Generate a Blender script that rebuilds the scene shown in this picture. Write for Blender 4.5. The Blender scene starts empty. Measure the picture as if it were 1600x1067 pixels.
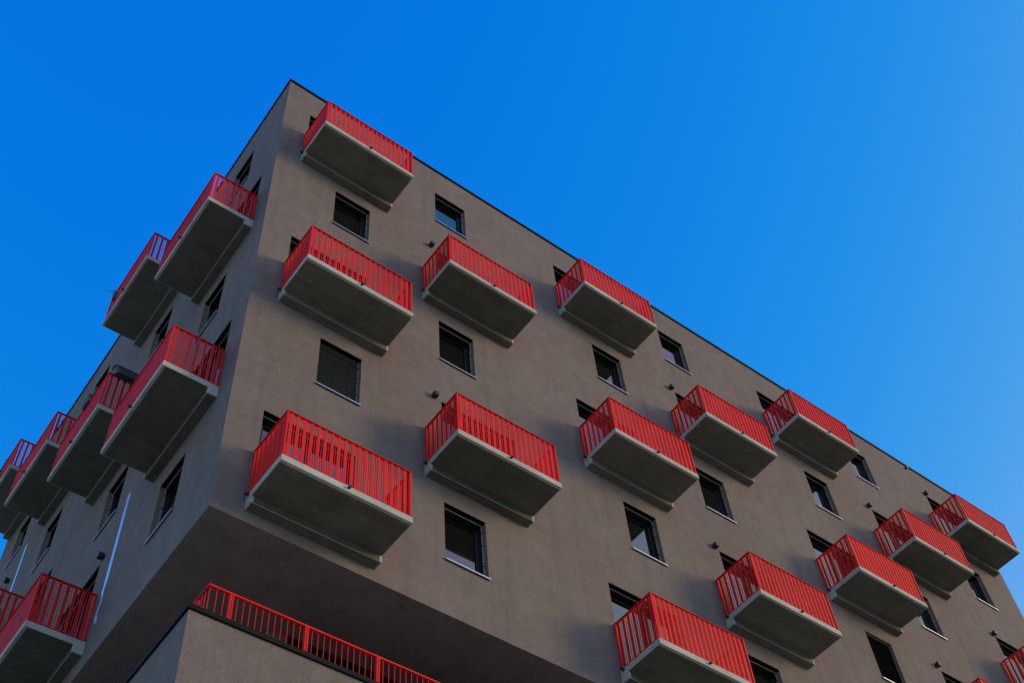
import bpy, bmesh, math, random
from mathutils import Vector, Matrix
R = math.radians
random.seed(7)
sc = bpy.context.scene
C = sc.collection
GZ = 4.43                      # everything was measured in a frame whose ground lies at this height

# ---------------------------------------------------------------- camera
cam_d = bpy.data.cameras.new('camera')
cam = bpy.data.objects.new('camera', cam_d); C.objects.link(cam); sc.camera = cam
cx = Vector((0.79620274, -0.60158282, -0.06449271))
cy = Vector((0.46040235, 0.67158339, -0.58052168))
cz = Vector((0.3925441, 0.43252035, 0.81168668))
m = Matrix((cx, -cy, -cz)).transposed().to_4x4()
m.translation = Vector((-5.0649, -13.0032, 6.0319 - GZ))
cam.matrix_world = m
cam_d.sensor_width = 36; cam_d.lens = 1950.37 / 1600 * 36
cam_d.clip_start = 0.1; cam_d.clip_end = 5000

# ---------------------------------------------------------------- world, sun, exposure
SUN_EL, SUN_AZ = R(17), math.atan2(-0.62, 0.785)      # azimuth of the sun, counter-clockwise from +X
w = bpy.data.worlds.new('World'); sc.world = w; w.use_nodes = True
nt = w.node_tree; nt.nodes.clear()
sky = nt.nodes.new('ShaderNodeTexSky'); sky.sky_type = 'NISHITA'; sky.sun_disc = False
sky.sun_elevation = SUN_EL
sky.sun_rotation = math.pi / 2 - SUN_AZ
sky.altitude = 0; sky.air_density = 1.0; sky.dust_density = 0.6; sky.ozone_density = 2.0
sep = nt.nodes.new('ShaderNodeSeparateColor'); comb = nt.nodes.new('ShaderNodeCombineColor')
nt.links.new(sky.outputs[0], sep.inputs[0])
def chan(i, ref, out, power, cap):
    # tone curve of a deep, polarised blue: out * (sky / ref) ** power, never above cap
    a = nt.nodes.new('ShaderNodeMath'); a.operation = 'DIVIDE'; a.inputs[1].default_value = ref
    nt.links.new(sep.outputs[i], a.inputs[0])
    p_ = nt.nodes.new('ShaderNodeMath'); p_.operation = 'POWER'; p_.inputs[1].default_value = power
    nt.links.new(a.outputs[0], p_.inputs[0])
    b = nt.nodes.new('ShaderNodeMath'); b.operation = 'MULTIPLY'; b.inputs[1].default_value = out
    nt.links.new(p_.outputs[0], b.inputs[0])
    c = nt.nodes.new('ShaderNodeMath'); c.operation = 'MINIMUM'; c.inputs[1].default_value = cap
    nt.links.new(b.outputs[0], c.inputs[0])
    nt.links.new(c.outputs[0], comb.inputs[i])
SKY = ((1, 1.5, 6.4, 5.4), (1, 2.15, 1.22, 8.0), (1, 6.75, .22, 11.5))
for i, q in enumerate(SKY): chan(i, *q)
bg = nt.nodes.new('ShaderNodeBackground'); bg.inputs[1].default_value = 0.1
nt.links.new(comb.outputs[0], bg.inputs[0])
wo = nt.nodes.new('ShaderNodeOutputWorld'); nt.links.new(bg.outputs[0], wo.inputs[0])
sd = bpy.data.lights.new('sun', 'SUN'); sd.energy = 2.3; sd.angle = R(22); sd.color = (1.0, 0.70, 0.28)
sun = bpy.data.objects.new('sun', sd); C.objects.link(sun)
sdir = Vector((math.cos(SUN_AZ) * math.cos(SUN_EL), math.sin(SUN_AZ) * math.cos(SUN_EL), math.sin(SUN_EL)))
sun.rotation_euler = (-sdir).to_track_quat('-Z', 'Y').to_euler(); sun.location = (30, -40, 40)
vs = sc.view_settings; vs.view_transform = 'Standard'; vs.look = 'None'; vs.gamma = 1; vs.exposure = 0
vs.use_curve_mapping = False
sc.cycles.max_bounces = 6

# ---------------------------------------------------------------- materials
def new_mat(name, rough=0.8, col=(.5, .5, .5), metal=0.0, spec=0.5):
    mt = bpy.data.materials.new(name); mt.use_nodes = True
    b = mt.node_tree.nodes['Principled BSDF']
    b.inputs['Base Color'].default_value = (*col, 1); b.inputs['Roughness'].default_value = rough
    b.inputs['Metallic'].default_value = metal; b.inputs['Specular IOR Level'].default_value = spec
    return mt, mt.node_tree, b
def N(t, ty, **kw):
    n = t.nodes.new(ty)
    for k, v in kw.items():
        if k in n.inputs.keys(): n.inputs[k].default_value = v
        else: setattr(n, k, v)
    return n
def pos(t, scale=(1, 1, 1)):
    g = t.nodes.new('ShaderNodeNewGeometry'); mp = t.nodes.new('ShaderNodeMapping')
    mp.inputs['Scale'].default_value = scale
    t.links.new(g.outputs['Position'], mp.inputs[0]); return mp.outputs[0]
def noise(t, vec, scale, detail=4, rough=.55):
    n = N(t, 'ShaderNodeTexNoise'); n.inputs['Scale'].default_value = scale
    n.inputs['Detail'].default_value = detail; n.inputs['Roughness'].default_value = rough
    t.links.new(vec, n.inputs['Vector']); return n.outputs['Fac']
def ramp(t, fac, stops):
    r = t.nodes.new('ShaderNodeValToRGB'); t.links.new(fac, r.inputs[0])
    e = r.color_ramp.elements
    while len(e) < len(stops): e.new(.5)
    for i, (p, c) in enumerate(stops):
        e[i].position = p; e[i].color = (*c, 1) if len(c) == 3 else c
    return r.outputs[0]
def mix(t, fac, a, b, mode='MIX'):
    n = t.nodes.new('ShaderNodeMix'); n.data_type = 'RGBA'; n.blend_type = mode
    if isinstance(fac, (int, float)): n.inputs[0].default_value = fac
    else: t.links.new(fac, n.inputs[0])
    for s, v in ((6, a), (7, b)):
        if isinstance(v, tuple): n.inputs[s].default_value = (*v, 1)
        else: t.links.new(v, n.inputs[s])
    return n.outputs[2]
def bump(t, b, h, strength, dist):
    n = t.nodes.new('ShaderNodeBump'); n.inputs['Strength'].default_value = strength
    n.inputs['Distance'].default_value = dist
    t.links.new(h, n.inputs['Height']); t.links.new(n.outputs[0], b.inputs['Normal'])
def per_object(t, c, lo, hi):
    oi = t.nodes.new('ShaderNodeObjectInfo')
    return mix(t, 1.0, c, ramp(t, oi.outputs['Random'], [(0, g3(lo)), (1, g3(hi))]), 'MULTIPLY')
def g3(v): return (v, v, v)

def stucco():
    mt, t, b = new_mat('stucco', .93, spec=.2)
    p = pos(t)
    base = mix(t, ramp(t, noise(t, p, .35, 5), [(.3, g3(0)), (.7, g3(1))]), (.168, .136, .128), (.194, .162, .156))
    mott = ramp(t, noise(t, p, 2.6, 6, .65), [(.28, g3(.86)), (.72, g3(1.12))])
    base = mix(t, 1.0, base, mott, 'MULTIPLY')
    streak = ramp(t, noise(t, pos(t, (3.2, 3.2, .16)), 1.0, 5, .6), [(.30, g3(.84)), (.48, g3(1)), (.75, g3(1.05))])
    base = mix(t, .8, base, streak, 'MULTIPLY')
    # pale scuffs and patched spots in the render
    sc_ = ramp(t, noise(t, pos(t, (1, 1, .6)), 3.9, 4, .75), [(.655, g3(0)), (.71, g3(.65))])
    base = mix(t, sc_, base, (.29, .265, .28))
    gr = ramp(t, noise(t, p, 55, 2, .6), [(.3, g3(.76)), (.7, g3(1.24))])
    base = mix(t, .85, base, gr, 'MULTIPLY')
    g2 = ramp(t, noise(t, p, 13, 5, .75), [(.3, g3(.86)), (.7, g3(1.14))])
    base = mix(t, .85, base, g2, 'MULTIPLY')
    t.links.new(base, b.inputs['Base Color'])
    h = mix(t, .35, noise(t, p, 60, 3), noise(t, p, 5, 5, .7))
    bump(t, b, h, .8, .02)
    return mt
def concrete():
    mt, t, b = new_mat('cast_concrete', .85, spec=.3)
    p = pos(t)
    base = mix(t, ramp(t, noise(t, p, 1.3, 6, .6), [(.3, g3(0)), (.7, g3(1))]), (.33, .335, .30), (.46, .465, .42))
    st = ramp(t, noise(t, p, 3.1, 5, .7), [(.24, g3(.45)), (.36, g3(.95)), (.7, g3(1.08))])
    base = mix(t, .9, base, st, 'MULTIPLY')
    sp = ramp(t, noise(t, p, 5.5, 2, .5), [(.755, g3(0)), (.78, g3(.5))])
    base = mix(t, sp, base, (.42, .30, .06))
    fine = ramp(t, noise(t, p, 40, 4, .7), [(.3, g3(.88)), (.7, g3(1.1))])
    base = mix(t, .8, base, fine, 'MULTIPLY')
    t.links.new(base, b.inputs['Base Color'])
    bump(t, b, noise(t, p, 30, 5, .7), .35, .01)
    return mt
def shaded_weathered():  # darker slab concrete: underside shade mixed into the base colour, stains on top
    mt, t, b = new_mat('shaded_weathered_concrete', .9, spec=.2)
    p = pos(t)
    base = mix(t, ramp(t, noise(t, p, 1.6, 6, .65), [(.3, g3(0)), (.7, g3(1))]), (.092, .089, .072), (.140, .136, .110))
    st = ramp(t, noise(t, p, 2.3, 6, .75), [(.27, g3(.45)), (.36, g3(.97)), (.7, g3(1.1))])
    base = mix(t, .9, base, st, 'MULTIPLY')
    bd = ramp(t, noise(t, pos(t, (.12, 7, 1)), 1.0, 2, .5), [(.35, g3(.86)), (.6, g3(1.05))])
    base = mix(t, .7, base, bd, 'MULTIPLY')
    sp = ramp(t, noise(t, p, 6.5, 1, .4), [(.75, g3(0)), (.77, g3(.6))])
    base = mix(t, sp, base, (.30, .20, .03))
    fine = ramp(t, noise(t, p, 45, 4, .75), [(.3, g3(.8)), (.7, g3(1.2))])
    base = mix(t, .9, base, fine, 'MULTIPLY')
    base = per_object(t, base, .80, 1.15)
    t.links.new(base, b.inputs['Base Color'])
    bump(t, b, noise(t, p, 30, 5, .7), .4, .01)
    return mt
def red_paint():
    mt, t, b = new_mat('red_powder_coat', .55, spec=.1)
    p = pos(t)
    c = mix(t, ramp(t, noise(t, p, 2.0, 4), [(.3, g3(0)), (.7, g3(1))]), (.64, .016, .018), (.74, .026, .024))
    c = mix(t, .6, c, ramp(t, noise(t, pos(t, (14, 14, 1.2)), 1.5, 4), [(.3, g3(.82)), (.65, g3(1.05))]), 'MULTIPLY')
    c = per_object(t, c, .88, 1.06)
    t.links.new(c, b.inputs['Base Color'])
    return mt
M = {}
M['stucco'] = stucco(); M['concrete'] = concrete(); M['red'] = red_paint()
M['frame'] = new_mat('anthracite_frame', .5, (.009, .0095, .011), spec=.3)[0]
M['black'] = new_mat('black_void', .9, (.004, .004, .0045), spec=.0)[0]
M['under'] = shaded_weathered()
M['alu'] = new_mat('brushed_aluminium', .38, (.62, .62, .63), 1.0)[0]
M['rail_alu'] = new_mat('grey_guide_rail', .5, (.30, .29, .28), .3)[0]
M['blind'] = new_mat('dark_blind_slats', .5, (.05, .062, .066), .2)[0]
M['slat_edge'] = new_mat('lit_slat_edge', .5, (.06, .072, .074), .3)[0]  # a little paler than the slats: light on their edges put into the colour
M['coping'] = new_mat('dark_sheet_metal', .6, (.007, .007, .010), .0, .12)[0]
M['lamp'] = new_mat('black_lamp_metal', .45, (.012, .012, .013))[0]
M['lens'] = new_mat('frosted_lens', .3, (.35, .37, .38))[0]
M['planter'] = new_mat('dark_grey_plastic', .42, (.035, .042, .048))[0]
M['leaf'] = new_mat('dry_leaf', .8, (.045, .055, .03))[0]
M['soil'] = new_mat('potting_soil', .95, (.03, .022, .016))[0]
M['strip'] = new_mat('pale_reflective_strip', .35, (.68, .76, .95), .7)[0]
M['curtain'] = new_mat('pale_curtain', .9, (.5, .5, .5))[0]
def glass():
    mt, t, b = new_mat('window_glass', .02, (.004, .0055, .005), spec=.5)
    b.inputs['IOR'].default_value = 2.3
    n = noise(t, pos(t), 1.2, 2)
    bump(t, b, n, .06, .02)
    return mt
M['glass'] = glass()
M['paver'] = new_mat('pale_terrace_pavers', .9, (.50, .46, .40))[0]
def ground_mat():
    mt, t, b = new_mat('paving', .9)
    p = pos(t)
    br = N(t, 'ShaderNodeTexBrick'); br.inputs['Scale'].default_value = 1.6; br.offset = .5
    br.inputs['Color1'].default_value = (.54, .455, .29, 1); br.inputs['Color2'].default_value = (.60, .51, .33, 1)
    br.inputs['Mortar'].default_value = (.18, .15, .11, 1); br.inputs['Mortar Size'].default_value = .012
    t.links.new(p, br.inputs['Vector'])
    c = mix(t, .7, br.outputs[0], ramp(t, noise(t, p, .5, 6), [(.3, g3(.75)), (.7, g3(1.15))]), 'MULTIPLY')
    t.links.new(c, b.inputs['Base Color']); bump(t, b, noise(t, p, 20, 4), .4, .01)
    return mt
M['ground'] = ground_mat()

# ---------------------------------------------------------------- mesh helpers
class MB:
    def __init__(s): s.v = []; s.f = []
    def box(s, x0, x1, y0, y1, z0, z1, M4=None):
        o = len(s.v)
        P = [(x, y, z) for z in (z0, z1) for y in (y0, y1) for x in (x0, x1)]
        if M4 is not None: P = [tuple(M4 @ Vector(p)) for p in P]
        s.v += P
        s.f += [tuple(o + i for i in q) for q in ((0, 2, 3, 1), (4, 5, 7, 6), (0, 1, 5, 4), (2, 6, 7, 3), (0, 4, 6, 2), (1, 3, 7, 5))]
    def prism(s, poly, axis, a0, a1):
        """poly: 2-D outline, extruded along axis 'x','y' or 'z'"""
        o = len(s.v); n = len(poly)
        def P(q, a):
            return {'x': (a, q[0], q[1]), 'y': (q[0], a, q[1]), 'z': (q[0], q[1], a)}[axis]
        s.v += [P(q, a0) for q in poly] + [P(q, a1) for q in poly]
        s.f += [tuple(o + i for i in range(n))[::-1], tuple(o + n + i for i in range(n))]
        s.f += [(o + i, o + (i + 1) % n, o + n + (i + 1) % n, o + n + i) for i in range(n)]
    def cyl(s, a, b, r, n=14, r2=None):
        a = Vector(a); b = Vector(b); r2 = r if r2 is None else r2
        d = (b - a).normalized(); u = d.orthogonal().normalized(); v = d.cross(u); o = len(s.v)
        for c, rr in ((a, r), (b, r2)):
            for i in range(n):
                t = 2 * math.pi * i / n
                s.v.append(tuple(c + (u * math.cos(t) + v * math.sin(t)) * rr))
        s.f += [tuple(o + i for i in range(n))[::-1], tuple(o + n + i for i in range(n))]
        s.f += [(o + i, o + (i + 1) % n, o + n + (i + 1) % n, o + n + i) for i in range(n)]
    def quad(s, *P):
        o = len(s.v); s.v += [tuple(p) for p in P]; s.f.append(tuple(range(o, o + len(P))))
    def build(s, name, mat, parent=None, bevel=0, loc=(0, 0, 0), rz=0, fix=True, merge=False):
        me = bpy.data.meshes.new(name); me.from_pydata(s.v, [], s.f)
        bm = bmesh.new(); bm.from_mesh(me)
        if merge: bmesh.ops.remove_doubles(bm, verts=bm.verts, dist=1e-4)
        if fix: bmesh.ops.recalc_face_normals(bm, faces=bm.faces)
        bm.to_mesh(me); bm.free()
        me.materials.append(mat)
        o = bpy.data.objects.new(name, me); C.objects.link(o)
        o.location = loc; o.rotation_euler = (0, 0, rz)
        if parent: o.parent = parent
        if bevel:
            bv = o.modifiers.new('bevel', 'BEVEL'); bv.width = bevel; bv.segments = 2; bv.limit_method = 'ANGLE'
        return o
def tag(o, label=None, cat=None, group=None, kind=None):
    for k, v in (('label', label), ('category', cat), ('group', group), ('kind', kind)):
        if v: o[k] = v
    return o
def copy_tree(o, parent=None):
    c = o.copy(); C.objects.link(c)
    if parent: c.parent = parent
    for ch in list(o.children): copy_tree(ch, c)
    return c

# ---------------------------------------------------------------- dimensions (metres)
AL = R(89.26); XL = 15.64; XR = 26.85; ZT = 36.83; ZB = 20.69
dl = Vector((math.cos(AL), math.sin(AL), 0))
LROT = AL - math.pi                      # left facade frame: x runs towards the corner, -y outwards
LORG = dl * XL
BW, BD, BT, BH = 2.50, 1.11, .135, 1.13
def rp(x, y, z): return Vector((x, y, z - GZ))
def lp(u, y, z):                         # u metres from the corner along the left facade
    v = Matrix.Rotation(LROT, 3, 'Z') @ Vector((XL - u, y, 0))
    return Vector((LORG.x + v.x, LORG.y + v.y, z - GZ))

# facade openings: (x0, x1, z0, z1)
WW, WH = .97, 1.51
R_WIN = [(1.63, 31.05), (1.63, 25.01), (4.56, 34.05), (4.56, 28.03), (4.56, 21.99), (9.54, 31.06), (9.54, 25.01),
         (12.48, 34.09), (12.48, 28.03), (12.48, 22.0), (17.46, 31.06), (17.46, 25.05), (20.37, 34.10), (20.37, 28.07), (24.31, 31.08)]
R_BAL = [(.61, 33.28), (.60, 27.27), (.59, 21.24), (4.11, 30.30), (4.12, 24.26), (8.51, 33.31), (8.52, 27.28), (8.54, 21.27),
         (12.06, 30.34), (12.06, 24.29), (16.42, 33.33), (16.42, 27.31), (19.94, 30.35), (23.84, 33.32), (23.86, 27.33), (19.91, 24.29)]
R_ATYPE = {0, 1, 2, 5, 6, 7, 10, 11}
R_DOOR = [(x + (.08 if i in R_ATYPE else .45), z) for i, (x, z) in enumerate(R_BAL)]
L_WIN = [(1.65, 34.05), (1.65, 28.1), (1.65, 22.06), (5.09, 31.06), (5.09, 25.1), (9.89, 34.05), (9.89, 28.08), (13.32, 31.05), (13.32, 25.05)]
L_BAL = [(.62, 30.42), (.63, 24.40), (4.63, 33.40), (4.62, 27.37), (4.70, 21.40), (8.86, 30.42), (8.86, 24.42), (12.88, 33.36), (12.86, 27.37)]
L_ATYPE = {0, 1, 5, 6}
L_DOOR = [(x + (.08 if i in L_ATYPE else .47), z) for i, (x, z) in enumerate(L_BAL)]
DW, DH = 1.92, 2.30
rh = [(x, x + WW, z, z + WH) for x, z in R_WIN] + [(x, x + DW, z + .02, z + DH) for x, z in R_DOOR]
lh = [(XL - x - WW, XL - x, z, z + WH) for x, z in L_WIN] + [(XL - x - DW, XL - x, z + .02, z + DH) for x, z in L_DOOR]
DEPTH = .26

def facade(mb, x0, x1, z0, z1, holes, tf, depth=DEPTH):
    xs = sorted({x0, x1, *[h[0] for h in holes], *[h[1] for h in holes]})
    zs = sorted({z0, z1, *[h[2] for h in holes], *[h[3] for h in holes]})
    for a, b in zip(xs, xs[1:]):
        for c, d in zip(zs, zs[1:]):
            mx, mz = (a + b) / 2, (c + d) / 2
            if any(h[0] < mx < h[1] and h[2] < mz < h[3] for h in holes): continue
            mb.quad(tf(a, 0, c), tf(b, 0, c), tf(b, 0, d), tf(a, 0, d))
    for a, b, c, d in holes:
        mb.quad(tf(a, 0, c), tf(a, 0, d), tf(a, depth, d), tf(a, depth, c))
        mb.quad(tf(b, 0, d), tf(b, 0, c), tf(b, depth, c), tf(b, depth, d))
        mb.quad(tf(a, 0, d), tf(b, 0, d), tf(b, depth, d), tf(a, depth, d))
        mb.quad(tf(b, 0, c), tf(a, 0, c), tf(a, depth, c), tf(b, depth, c))
        mb.quad(tf(a, depth, c), tf(a, depth, d), tf(b, depth, d), tf(b, depth, c))
tl = lambda x, y, z: lp(XL - x, y, z)

# ---------------------------------------------------------------- ground
g = MB(); g.quad((-3000, -3000, 0), (3000, -3000, 0), (3000, 3000, 0), (-3000, 3000, 0))
tag(g.build('ground', M['ground']), kind='structure')

# ---------------------------------------------------------------- building
B = bpy.data.objects.new('apartment_building', None); C.objects.link(B); B.location = (0, 0, 0)
tag(B, 'grey-brown rendered apartment block with red railed balconies, upper storeys overhanging a terrace', 'apartment building')
wb = MB()
facade(wb, 0, XR, ZB, ZT - .06, rh, rp)
facade(wb, 0, XL, ZB, ZT - .06, lh, tl)
cL = lp(XL, 0, 0); bx, by = XR, XL
def side(P, Q, z0, z1): wb.quad((P[0], P[1], z0 - GZ), (Q[0], Q[1], z0 - GZ), (Q[0], Q[1], z1 - GZ), (P[0], P[1], z1 - GZ))
side((XR, 0), (XR, XL), ZB, ZT - .06); side((XR, XL), (cL.x, cL.y), ZB, ZT - .06)
foot = [(0, 0), (XR, 0), (XR, XL), (cL.x, cL.y)]
wb.quad(*[(x, y, ZT - .06 - GZ) for x, y in foot])
wb.quad(*[(x, y, ZB - GZ) for x, y in foot][::-1])
wb.build('wall', M['stucco'], B, fix=False)
def ring(mb, pts, o, i, z0, z1):
    """band following a convex outline: o metres out, i metres in"""
    c = Vector((sum(p[0] for p in pts) / 4, sum(p[1] for p in pts) / 4))
    def off(d):
        out = []
        n = len(pts)
        for k in range(n):
            p0, p1, p2 = Vector(pts[k - 1]), Vector(pts[k]), Vector(pts[(k + 1) % n])
            e1 = (p1 - p0).normalized(); e2 = (p2 - p1).normalized()
            n1 = Vector((e1.y, -e1.x)); n2 = Vector((e2.y, -e2.x))
            out.append(p1 + (n1 + n2) / (1 + n1.dot(n2)) * d)
        return out
    A, I = off(o), off(-i); n = len(pts)
    for k in range(n):
        j = (k + 1) % n
        a, b, c_, d = A[k], A[j], I[j], I[k]
        lo = [(q.x, q.y, z0 - GZ) for q in (a, b, c_, d)]; hi = [(q.x, q.y, z1 - GZ) for q in (a, b, c_, d)]
        mb.quad(*lo[::-1]); mb.quad(*hi)
        mb.quad(lo[0], lo[1], hi[1], hi[0]); mb.quad(lo[2], lo[3], hi[3], hi[2])
rc = MB(); ring(rc, foot, .035, .45, ZT - .055, ZT + .02)
rc.build('roof_coping', M['coping'], B, merge=True)
# lower volume: walls, coping, set back glazed storey, terrace floor and railing
lw = MB(); ZC = 18.55
def quadz(mb, P, Q, z0, z1): mb.quad((P[0], P[1], z0 - GZ), (Q[0], Q[1], z0 - GZ), (Q[0], Q[1], z1 - GZ), (P[0], P[1], z1 - GZ))
for P, Q in zip(foot, foot[1:] + foot[:1]): quadz(lw, P, Q, GZ, ZC)
lw.build('lower_wall', M['stucco'], B, fix=False)
lc = MB(); ring(lc, foot, .04, .22, ZC - .005, 18.63); lc.build('parapet_coping', M['coping'], B, merge=True)
tf_ = MB(); tf_.box(.18, XR - .18, .18, XL - .18, 18.1 - GZ, 18.22 - GZ); tf_.build('terrace_floor', M['paver'], B)
rw = MB(); rw.box(2.2, XR - .5, 1.95, XL - .5, 18.225 - GZ, ZB - .003 - GZ); rw.build('recessed_wall', M['stucco'], B)
gw = MB()
for k in range(6): gw.box(2.6 + k * 3.9, 2.6 + k * 3.9 + 3.5, 1.90, 1.952, 18.24 - GZ, ZB - .02 - GZ)
gw.build('terrace_glazing', M['black'], B)

# ---- terrace railing
RZ0, RZ1 = 18.36, 19.40
tr = MB(); tr.box(.33, 26.3, .225, .275, RZ1 - .035 - GZ, RZ1 - GZ); tr.box(.33, .38, .275, 15.2, RZ1 - .035 - GZ, RZ1 - GZ)
tr.box(.34, 26.3, .24, .26, RZ0 - GZ, RZ0 + .03 - GZ); tr.box(.345, .365, .26, 15.2, RZ0 - GZ, RZ0 + .03 - GZ)
trail = tr.build('terrace_railing', M['red'], B)
pn = MB(); x = .36
posts = []; k = 0
while .72 + k * 1.31 < 26.3: posts.append(.72 + k * 1.31); k += 1
for p_ in posts:
    q = MB(); q.box(p_ - .035, p_ - .005, .21, .27, 18.225 - GZ, RZ1 - .046 - GZ); q.box(p_ + .005, p_ + .03, .21, .27, 18.225 - GZ, RZ1 - .046 - GZ)
    q.build('post', M['red'], trail)
bal = MB()
for a, b in zip([.36] + posts, posts + [26.3]):
    n = max(2, round((b - a) / .109))
    for i in range(1 if a > .5 else 0, n):
        xx = a + (b - a) * i / n
        bal.box(xx - .005, xx + .005, .244, .256, RZ0 + .03 - GZ, RZ1 - .046 - GZ)
yy = .37
while yy < 15.1:
    bal.box(.348, .362, yy - .007, yy + .007, RZ0 + .03 - GZ, RZ1 - .046 - GZ); yy += .109
bal.build('baluster_row', M['red'], trail)
sp = MB(); k = 0
while .62 + 1.31 * k < 15.2:
    sp.box(.33, .38, .60 + 1.31 * k, .66 + 1.31 * k, 18.225 - GZ, RZ1 - .046 - GZ); k += 1
sp.build('side_post_row', M['red'], trail)

# ---------------------------------------------------------------- balcony: origin at the wall, left top edge of the slab
def make_balcony():
    s = MB()
    prof = [(0.03, 0), (-BD, 0), (-BD, -BT + .008), (-BD + .008, -BT), (-BD + .05, -BT), (-BD + .05, -BT + .008), (-BD + .062, -BT + .008),
            (-BD + .062, -BT), (-.20, -BT), (-.20, -.29), (.03, -.29)]
    s.prism([(a, b) for a, b in prof], 'x', 0, BW)
    slab = s.build('balcony', M['concrete'], None, bevel=.006)
    u = MB(); u.box(.014, BW - .014, -BD + .066, -.201, -BT - .004, -BT + .002); u.box(.05, BW - .05, -.2035, -.1995, -.286, -BT - .006); u.box(.03, BW - .03, -.19, -.002, -.294, -.288)  # thin dark sheets below the slab and on the beam, shade given as colour
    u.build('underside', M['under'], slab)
    r = MB(); z1 = BH; z0 = .045
    FY = -BD + .035                       # centre line of the front railing
    SX0, SX1 = .035, BW - .035
    pitch = .1385; wid = .064; th = .017; rod = .012
    n = 18
    step = (SX1 - SX0 - .05) / n
    for i in range(n):
        a = SX0 + .03 + i * step
        r.box(a + .012, a + .012 + wid, FY - th / 2, FY + th / 2, z0, z1 - .012)
        c = a + .012 + wid + (step - wid) / 2
        if i < n - 1: r.box(c - rod / 2, c + rod / 2, FY - .008, FY + .008, z0, z1 - .012)
    r.box(SX0, SX1, FY - .011, FY + .011, z0 - .012, z0 + .006)
    r.build('front_railing', M['red'], slab)
    for xs_, inside in ((SX0, 1), (SX1, -1)):
        q = MB(); L0, L1 = -.02, FY + .03
        m_ = 7; st = (L0 - L1) / m_
        for i in range(m_):
            a = L1 + i * st
            q.box(xs_ - th / 2, xs_ + th / 2, a + .02, a + .02 + wid, z0, z1 - .012)
            c = a + .02 + wid + (st - wid) / 2
            if i < m_ - 1: q.box(xs_ - .008, xs_ + .008, c - rod / 2, c + rod / 2, z0, z1 - .012)
        q.box(xs_ - .011, xs_ + .011, L1, L0, z0 - .012, z0 + .006)
        q.build('side_railing', M['red'], slab)
    h = MB()
    h.box(SX0 - .03, SX1 + .03, FY - .03, FY + .03, z1 - .012, z1)
    h.box(SX0 - .03, SX0 + .03, FY + .03, -.01, z1 - .012, z1); h.box(SX1 - .03, SX1 + .03, FY + .03, -.01, z1 - .012, z1)
    h.build('handrail', M['red'], slab)
    for px, py in ((SX0, FY), (SX1, FY), (SX0, -.035), (SX1, -.035)):
        p_ = MB(); p_.box(px - .02, px + .02, py - .02, py + .02, .0, z1 - .0121); p_.build('post', M['red'], slab)
    for x_ in (.65, 1.25, 1.85):
        p_ = MB(); p_.box(x_ - .02, x_ + .02, FY + .012, FY + .03, 0, .12); p_.build('foot_bracket', M['red'], slab)
    d = MB(); d.cyl((BW / 2, -BD + .02, -.045), (BW / 2, -BD - .07, -.05), .026, 14)
    d.build('drain_spout', M['lamp'], slab)
    d = MB(); d.cyl((.02, -.09, -.03), (-.07, -.09, -.035), .03, 14)
    d.build('overflow_spout', M['lamp'], slab)
    return slab

def make_window(shut=False, bare=False):
    W_, H_ = WW, WH
    f = MB(); y0, y1 = .155, .215
    fw = .062
    f.box(0, fw, y0, y1, 0.03, H_); f.box(W_ - fw, W_, y0, y1, 0.03, H_)
    f.box(fw, W_ - fw, y0, y1, .03, .03 + fw); f.box(fw, W_ - fw, y0, y1, H_ - fw - .06, H_)
    s2 = .045; ya, yb = .175, .222                                 # sash
    f.box(fw, fw + s2, ya, yb, .03 + fw, H_ - fw - .06); f.box(W_ - fw - s2 - .03, W_ - fw, ya, yb, .03 + fw, H_ - fw - .06)
    f.box(fw + s2, W_ - fw - s2 - .03, ya, yb, .03 + fw, .03 + fw + s2); f.box(fw + s2, W_ - fw - s2 - .03, ya, yb, H_ - fw - .06 - s2, H_ - fw - .06)
    win = f.build('window', M['frame'], None)
    p_ = MB(); p_.box(fw + s2 - .005, W_ - fw - s2 - .025, .200, .212, .03 + fw + s2 - .005, H_ - fw - .06 - s2 + .005)
    p_.build('pane', M['black'] if bare else M['glass'], win)
    s = MB()
    s.prism([(.155, .035), (-.045, .012), (-.045, -.016), (-.041, -.016), (-.041, .006), (.155, .029)], 'x', -.012, W_ + .012)
    s.prism([(.10, .045), (-.045, .03), (-.045, -.002), (.10, -.002)], 'x', -.016, -.0125) 
    s.prism([(.10, .045), (-.045, .03), (-.045, -.002), (.10, -.002)], 'x', W_ + .0125, W_ + .016)
    s.build('sill', M['alu'], win)
    if bare:
        q = MB(); q.box(.002, W_ - .002, .10, .15, .032, H_ - .002); q.build('dark_screen', M['black'], win); return win
    hb = MB(); hb.box(.004, W_ - .004, .006, .150, H_ - .022, H_ - .003); hb.box(.004, W_ - .004, .125, .150, H_ - .16, H_ - .023)
    hb.build('blind_box', M['black'], win)
    for xx in (.004, W_ - .034):
        q = MB(); q.box(xx, xx + .030, .095, .118, .05, H_ - .024)
        q.build('guide_rail', M['rail_alu'], win)
        q = MB()
        for zz in (.42, .95, 1.28): q.box(xx - .002, xx + .032, .090, .121, zz - .012, zz + .012)
        q.build('rail_bracket', M['black'], win)
    br = MB(); br.box(.035, W_ - .035, .092, .112, H_ - .050 if not shut else .06, H_ - .026 if not shut else .085)
    br.build('blind_bottom_rail', M['rail_alu'] if not shut else M['blind'], win)
    if shut:
        bl = MB(); lip = MB(); z = .11
        while z < H_ - .05:
            bl.prism([(.075, z - .018), (.079, z - .020), (.100, z + .004), (.112, z + .022), (.108, z + .024), (.096, z + .008)], 'x', .036, W_ - .036)
            lip.box(.036, W_ - .036, .071, .0765, z - .021, z - .008)
            z += .070
        bs = bl.build('blind_slats', M['blind'], win); lip.build('slat_edge_row', M['slat_edge'], win)
    return win
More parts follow.
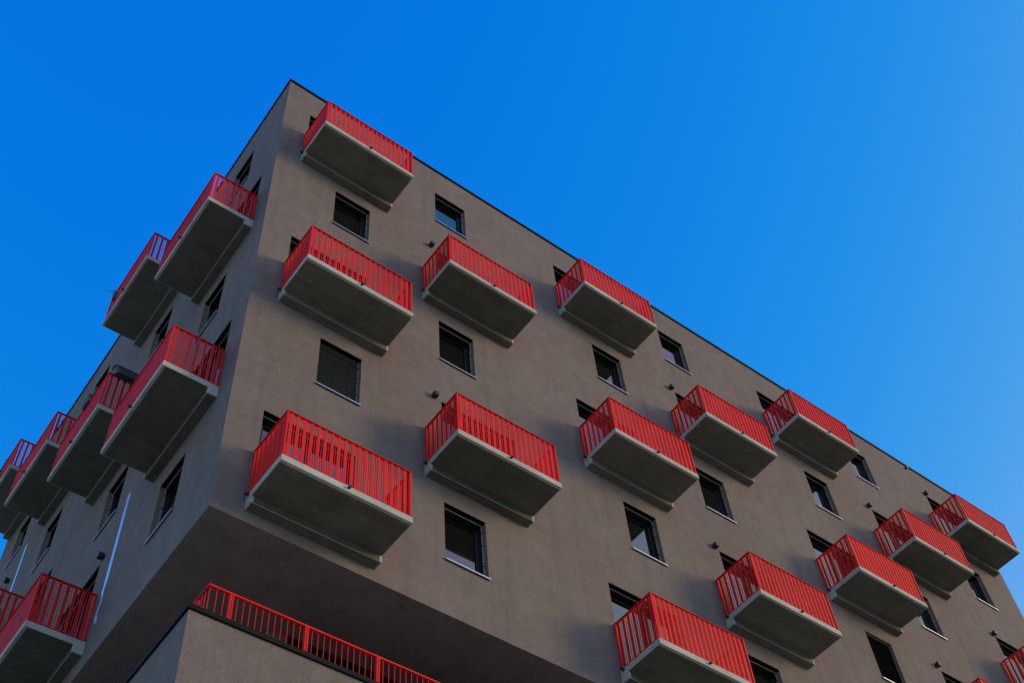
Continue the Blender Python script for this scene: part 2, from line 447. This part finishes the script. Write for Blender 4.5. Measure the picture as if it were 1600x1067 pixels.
def make_door():
    f = MB(); y0, y1 = .155, .215; fw = .06; H_ = DH - .02
    f.box(0, fw, y0, y1, 0, H_); f.box(DW - fw, DW, y0, y1, 0, H_); f.box(fw, DW - fw, y0, y1, 0, .08); f.box(fw, DW - fw, y0, y1, H_ - .12, H_)
    f.box(.98, 1.07, y0, y1, .08, H_ - .12)
    f.box(fw, fw + .05, .175, .222, .08, H_ - .12); f.box(.93, .98, .175, .222, .08, H_ - .12)
    f.box(fw + .05, .93, .175, .222, .08, .16); f.box(fw + .05, .93, .175, .222, H_ - .19, H_ - .12)
    dr = f.build('balcony_door', M['frame'], None)
    p_ = MB(); p_.box(fw + .045, .935, .200, .212, .155, H_ - .185); p_.build('pane', M['glass'], dr)
    p_ = MB(); p_.box(1.065, DW - fw + .003, .190, .202, .075, H_ - .115); p_.build('pane', M['glass'], dr)
    q = MB(); q.box(.935, .955, .125, .174, 1.02, 1.05); q.box(.935, .955, .125, .140, .93, 1.02); q.build('handle', M['alu'], dr)
    hb = MB(); hb.box(.004, DW - .004, .006, .150, H_ - .022, H_ - .003); hb.box(.004, DW - .004, .125, .150, H_ - .16, H_ - .023)
    hb.build('blind_box', M['black'], dr)
    br = MB(); br.box(.035, DW - .035, .092, .112, H_ - .050, H_ - .026); br.build('blind_bottom_rail', M['rail_alu'], dr)
    for xx in (.004, DW - .034):
        q = MB(); q.box(xx, xx + .030, .095, .118, .02, H_ - .024); q.build('guide_rail', M['rail_alu'], dr)
    return dr

def place(proto, used, loc, rz, label=None):
    o = proto if not used[0] else copy_tree(proto)
    used[0] = True
    o.parent = B; o.location = loc; o.rotation_euler = (0, 0, rz)
    return o
bproto = make_balcony(); ub = [False]
for x, z in R_BAL: place(bproto, ub, rp(x, 0, z), 0)
for u, z in L_BAL: place(bproto, ub, lp(u + BW, 0, z), LROT)
wproto = make_window(); uw = [False]
wshut = make_window(shut=True); wbare = make_window(bare=True)
for x, z in R_WIN:
    if (x, z) == (1.63, 25.01): o = place(wshut, [False], rp(x, 0, z), 0); o['label'] = 'window with its dark slatted blind fully lowered'
    elif (x, z) == (17.46, 25.05): o = place(wbare, [False], rp(x, 0, z), 0); o['label'] = 'plain black window without blind rails'
    else: place(wproto, uw, rp(x, 0, z), 0)
for u, z in L_WIN: place(wproto, uw, lp(u + WW, 0, z), LROT)
dproto = make_door(); ud = [False]
for x, z in R_DOOR: place(dproto, ud, rp(x, 0, z + .02), 0)
for u, z in L_DOOR: place(dproto, ud, lp(u + DW, 0, z + .02), LROT)

# small roof vent just under the eaves
v = MB(); v.cyl((23.78, .01, 36.64 - GZ), (23.78, -.09, 36.62 - GZ), .045, 14); v.build('overflow_pipe', M['lamp'], B)
# pale strips on the left facade, standing in for bright streaks of unknown cause
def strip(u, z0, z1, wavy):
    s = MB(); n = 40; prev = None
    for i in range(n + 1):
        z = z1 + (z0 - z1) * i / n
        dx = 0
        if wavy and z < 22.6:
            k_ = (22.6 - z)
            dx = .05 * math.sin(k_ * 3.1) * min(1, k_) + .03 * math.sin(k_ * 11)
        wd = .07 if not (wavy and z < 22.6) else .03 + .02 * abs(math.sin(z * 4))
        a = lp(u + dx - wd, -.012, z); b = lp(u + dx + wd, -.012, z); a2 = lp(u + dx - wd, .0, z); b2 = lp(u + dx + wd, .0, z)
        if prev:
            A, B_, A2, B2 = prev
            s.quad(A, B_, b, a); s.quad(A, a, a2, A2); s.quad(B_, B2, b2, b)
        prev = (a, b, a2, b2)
    return s.build('pale_strip', M['strip'], B, merge=True)
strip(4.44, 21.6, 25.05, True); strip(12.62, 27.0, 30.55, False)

# ---------------------------------------------------------------- wall lamps
def make_lamp():
    e = bpy.data.objects.new('wall_lamp', None); C.objects.link(e)
    p_ = MB(); p_.box(-.045, .045, -.012, 0, -.045, .045); p_.cyl((0, -.012, 0), (0, -.03, 0), .03, 12); p_.build('wall_plate', M['lamp'], e)
    h = MB(); h.box(-.055, .055, -.13, -.022, -.058, .058); h.build('lamp_body', M['lamp'], e, bevel=.004)
    l = MB(); l.box(-.044, .044, -.119, -.033, .0585, .064); l.build('lens', M['lens'], e)
    return e
LR = [(4.37, 32.62, 'top floor, left of the balcony door nearest the building corner'), (4.37, 26.58, ''), (12.33, 32.66, ''), (12.35, 26.62, ''),
      (20.22, 32.67, ''), (24.26, 35.66, ''), (20.21, 26.67, ''), (24.21, 29.64, '')]
LLAB = ['black wall lamp just under the leftmost pale lit window of the top floor',
        'black wall lamp right of the window whose dark slatted blind is lowered',
        'black wall lamp below the second pale lit top floor window, middle of the front',
        'black wall lamp in the lower middle, right of the window with a triangular sky reflection',
        'black wall lamp left of the second balcony from the right end of the front',
        'black wall lamp left of the far right top balcony, the highest lamp on the front',
        'black wall lamp low on the front, right of the plain black window without blind rails',
        'black wall lamp nearest the right edge of the photo, low on the front']
lproto = make_lamp(); first = True
def put_lamp(loc, rz, label):
    global first
    o = lproto if first else copy_tree(lproto); first = False
    o.location = loc; o.rotation_euler = (0, 0, rz)
    tag(o, label, 'wall lamp', 'black wall lamps beside the balcony doors')
for (x, z, _), lb in zip(LR, LLAB): put_lamp(rp(x, 0, z), 0, lb)
put_lamp(lp(5.04, 0, 23.77), LROT, 'small black wall lamp on the shaded left side, beside the long pale strip')
put_lamp(lp(13.24, 0, 29.74), LROT, 'small black wall lamp at the far left edge, beside the shorter pale strip')

# ---------------------------------------------------------------- planters and plants on the left side balconies
def trough(L, W_, H_):
    """tapered window box with rounded ends, a rolled rim, soil"""
    e = bpy.data.objects.new('planter_box', None); C.objects.link(e)
    def outline(l, w_, n=8):
        P = []
        for sx, sy, a0 in ((1, 1, 0), (-1, 1, 90), (-1, -1, 180), (1, -1, 270)):
            r_ = w_ * .42
            for i in range(n + 1):
                t = R(a0 + 90 * i / n)
                P.append((sx * (l / 2 - r_) + r_ * math.cos(t), sy * (w_ / 2 - r_) + r_ * math.sin(t)))
        return P
    b = MB(); lv = [(0, .80), (.02, .84), (H_ - .03, 1.0), (H_ - .03, 1.07), (H_, 1.07), (H_, .97), (H_ - .05, .95)]
    prev = None; first_ = None
    for z, s_ in lv:
        o = len(b.v); P = outline(L * s_ + (1 - s_) * 0, W_ * s_); b.v += [(x, y, z) for x, y in P]
        n = len(P)
        if prev is not None: b.f += [(prev + i, prev + (i + 1) % n, o + (i + 1) % n, o + i) for i in range(n)]
        else: b.f.append(tuple(range(o, o + n))[::-1])
        prev = o
    b.build('trough', M['planter'], e)
    s = MB(); P = outline(L * .945, W_ * .945); s.prism(P, 'z', H_ - .06, H_ - .045); s.build('soil', M['soil'], e)
    return e
pl = trough(.72, .20, .19); pl.location = lp(4.62 - .10, -.69, 27.37 + BH - .10); pl.rotation_euler = (0, 0, LROT + R(90))
tag(pl, 'large dark grey planter box hooked over the near end railing of a left side balcony', 'planter', 'dark planter boxes on the left side')
p2 = trough(.42, .17, .16); p2.location = lp(5.72, -BD + .03, 27.37 + BH - .05); p2.rotation_euler = (0, 0, LROT)
tag(p2, 'smaller dark planter seen end on, on the long railing of that left side balcony', 'planter', 'dark planter boxes on the left side')
def plant(loc, name, label, seed, up=.45):
    rnd = random.Random(seed)
    e = bpy.data.objects.new(name, None); C.objects.link(e); e.location = loc; e.rotation_euler = (0, 0, LROT)
    p_ = MB(); p_.cyl((0, 0, 0), (0, 0, .17), .075, 16, .10); p_.build('pot', M['planter'], e)
    st = MB(); lf = MB()
    for i in range(13):
        a = rnd.uniform(0, 6.28); sp_ = rnd.uniform(.08, .32); h_ = rnd.uniform(.5, 1) * up
        prev = Vector((0, 0, .15))
        for k in range(1, 5):
            q = Vector((math.cos(a) * sp_ * (k / 4) ** 1.3, math.sin(a) * sp_ * (k / 4) ** 1.3, .15 + h_ * k / 4 - .12 * (k / 4) ** 3))
            st.cyl(prev, q, .006, 5, .004); 
            for s_ in range(3):
                d = Vector((rnd.uniform(-1, 1), rnd.uniform(-1, 1), rnd.uniform(-.4, 1))).normalized() * rnd.uniform(.04, .08)
                n_ = d.cross(Vector((rnd.uniform(-1, 1), rnd.uniform(-1, 1), .3))).normalized() * .013
                lf.quad(q, q + d * .5 + n_, q + d, q + d * .5 - n_)
            prev = q
    st.build('stem', M['leaf'], e); lf.build('foliage', M['leaf'], e, fix=False)
    tag(e, label, 'potted plant')
    return e
plant(lp(6.75, -BD + .03 , 33.40 + .62), 'potted_plant', 'spiky dry plant poking out of the upper left side balcony railing, against the sky', 3, .50)
plant(lp(14.2, -BD + .03, 33.36 + .72), 'potted_plant', 'trailing dark plant on the farthest top balcony railing, at the left edge', 5, .42)
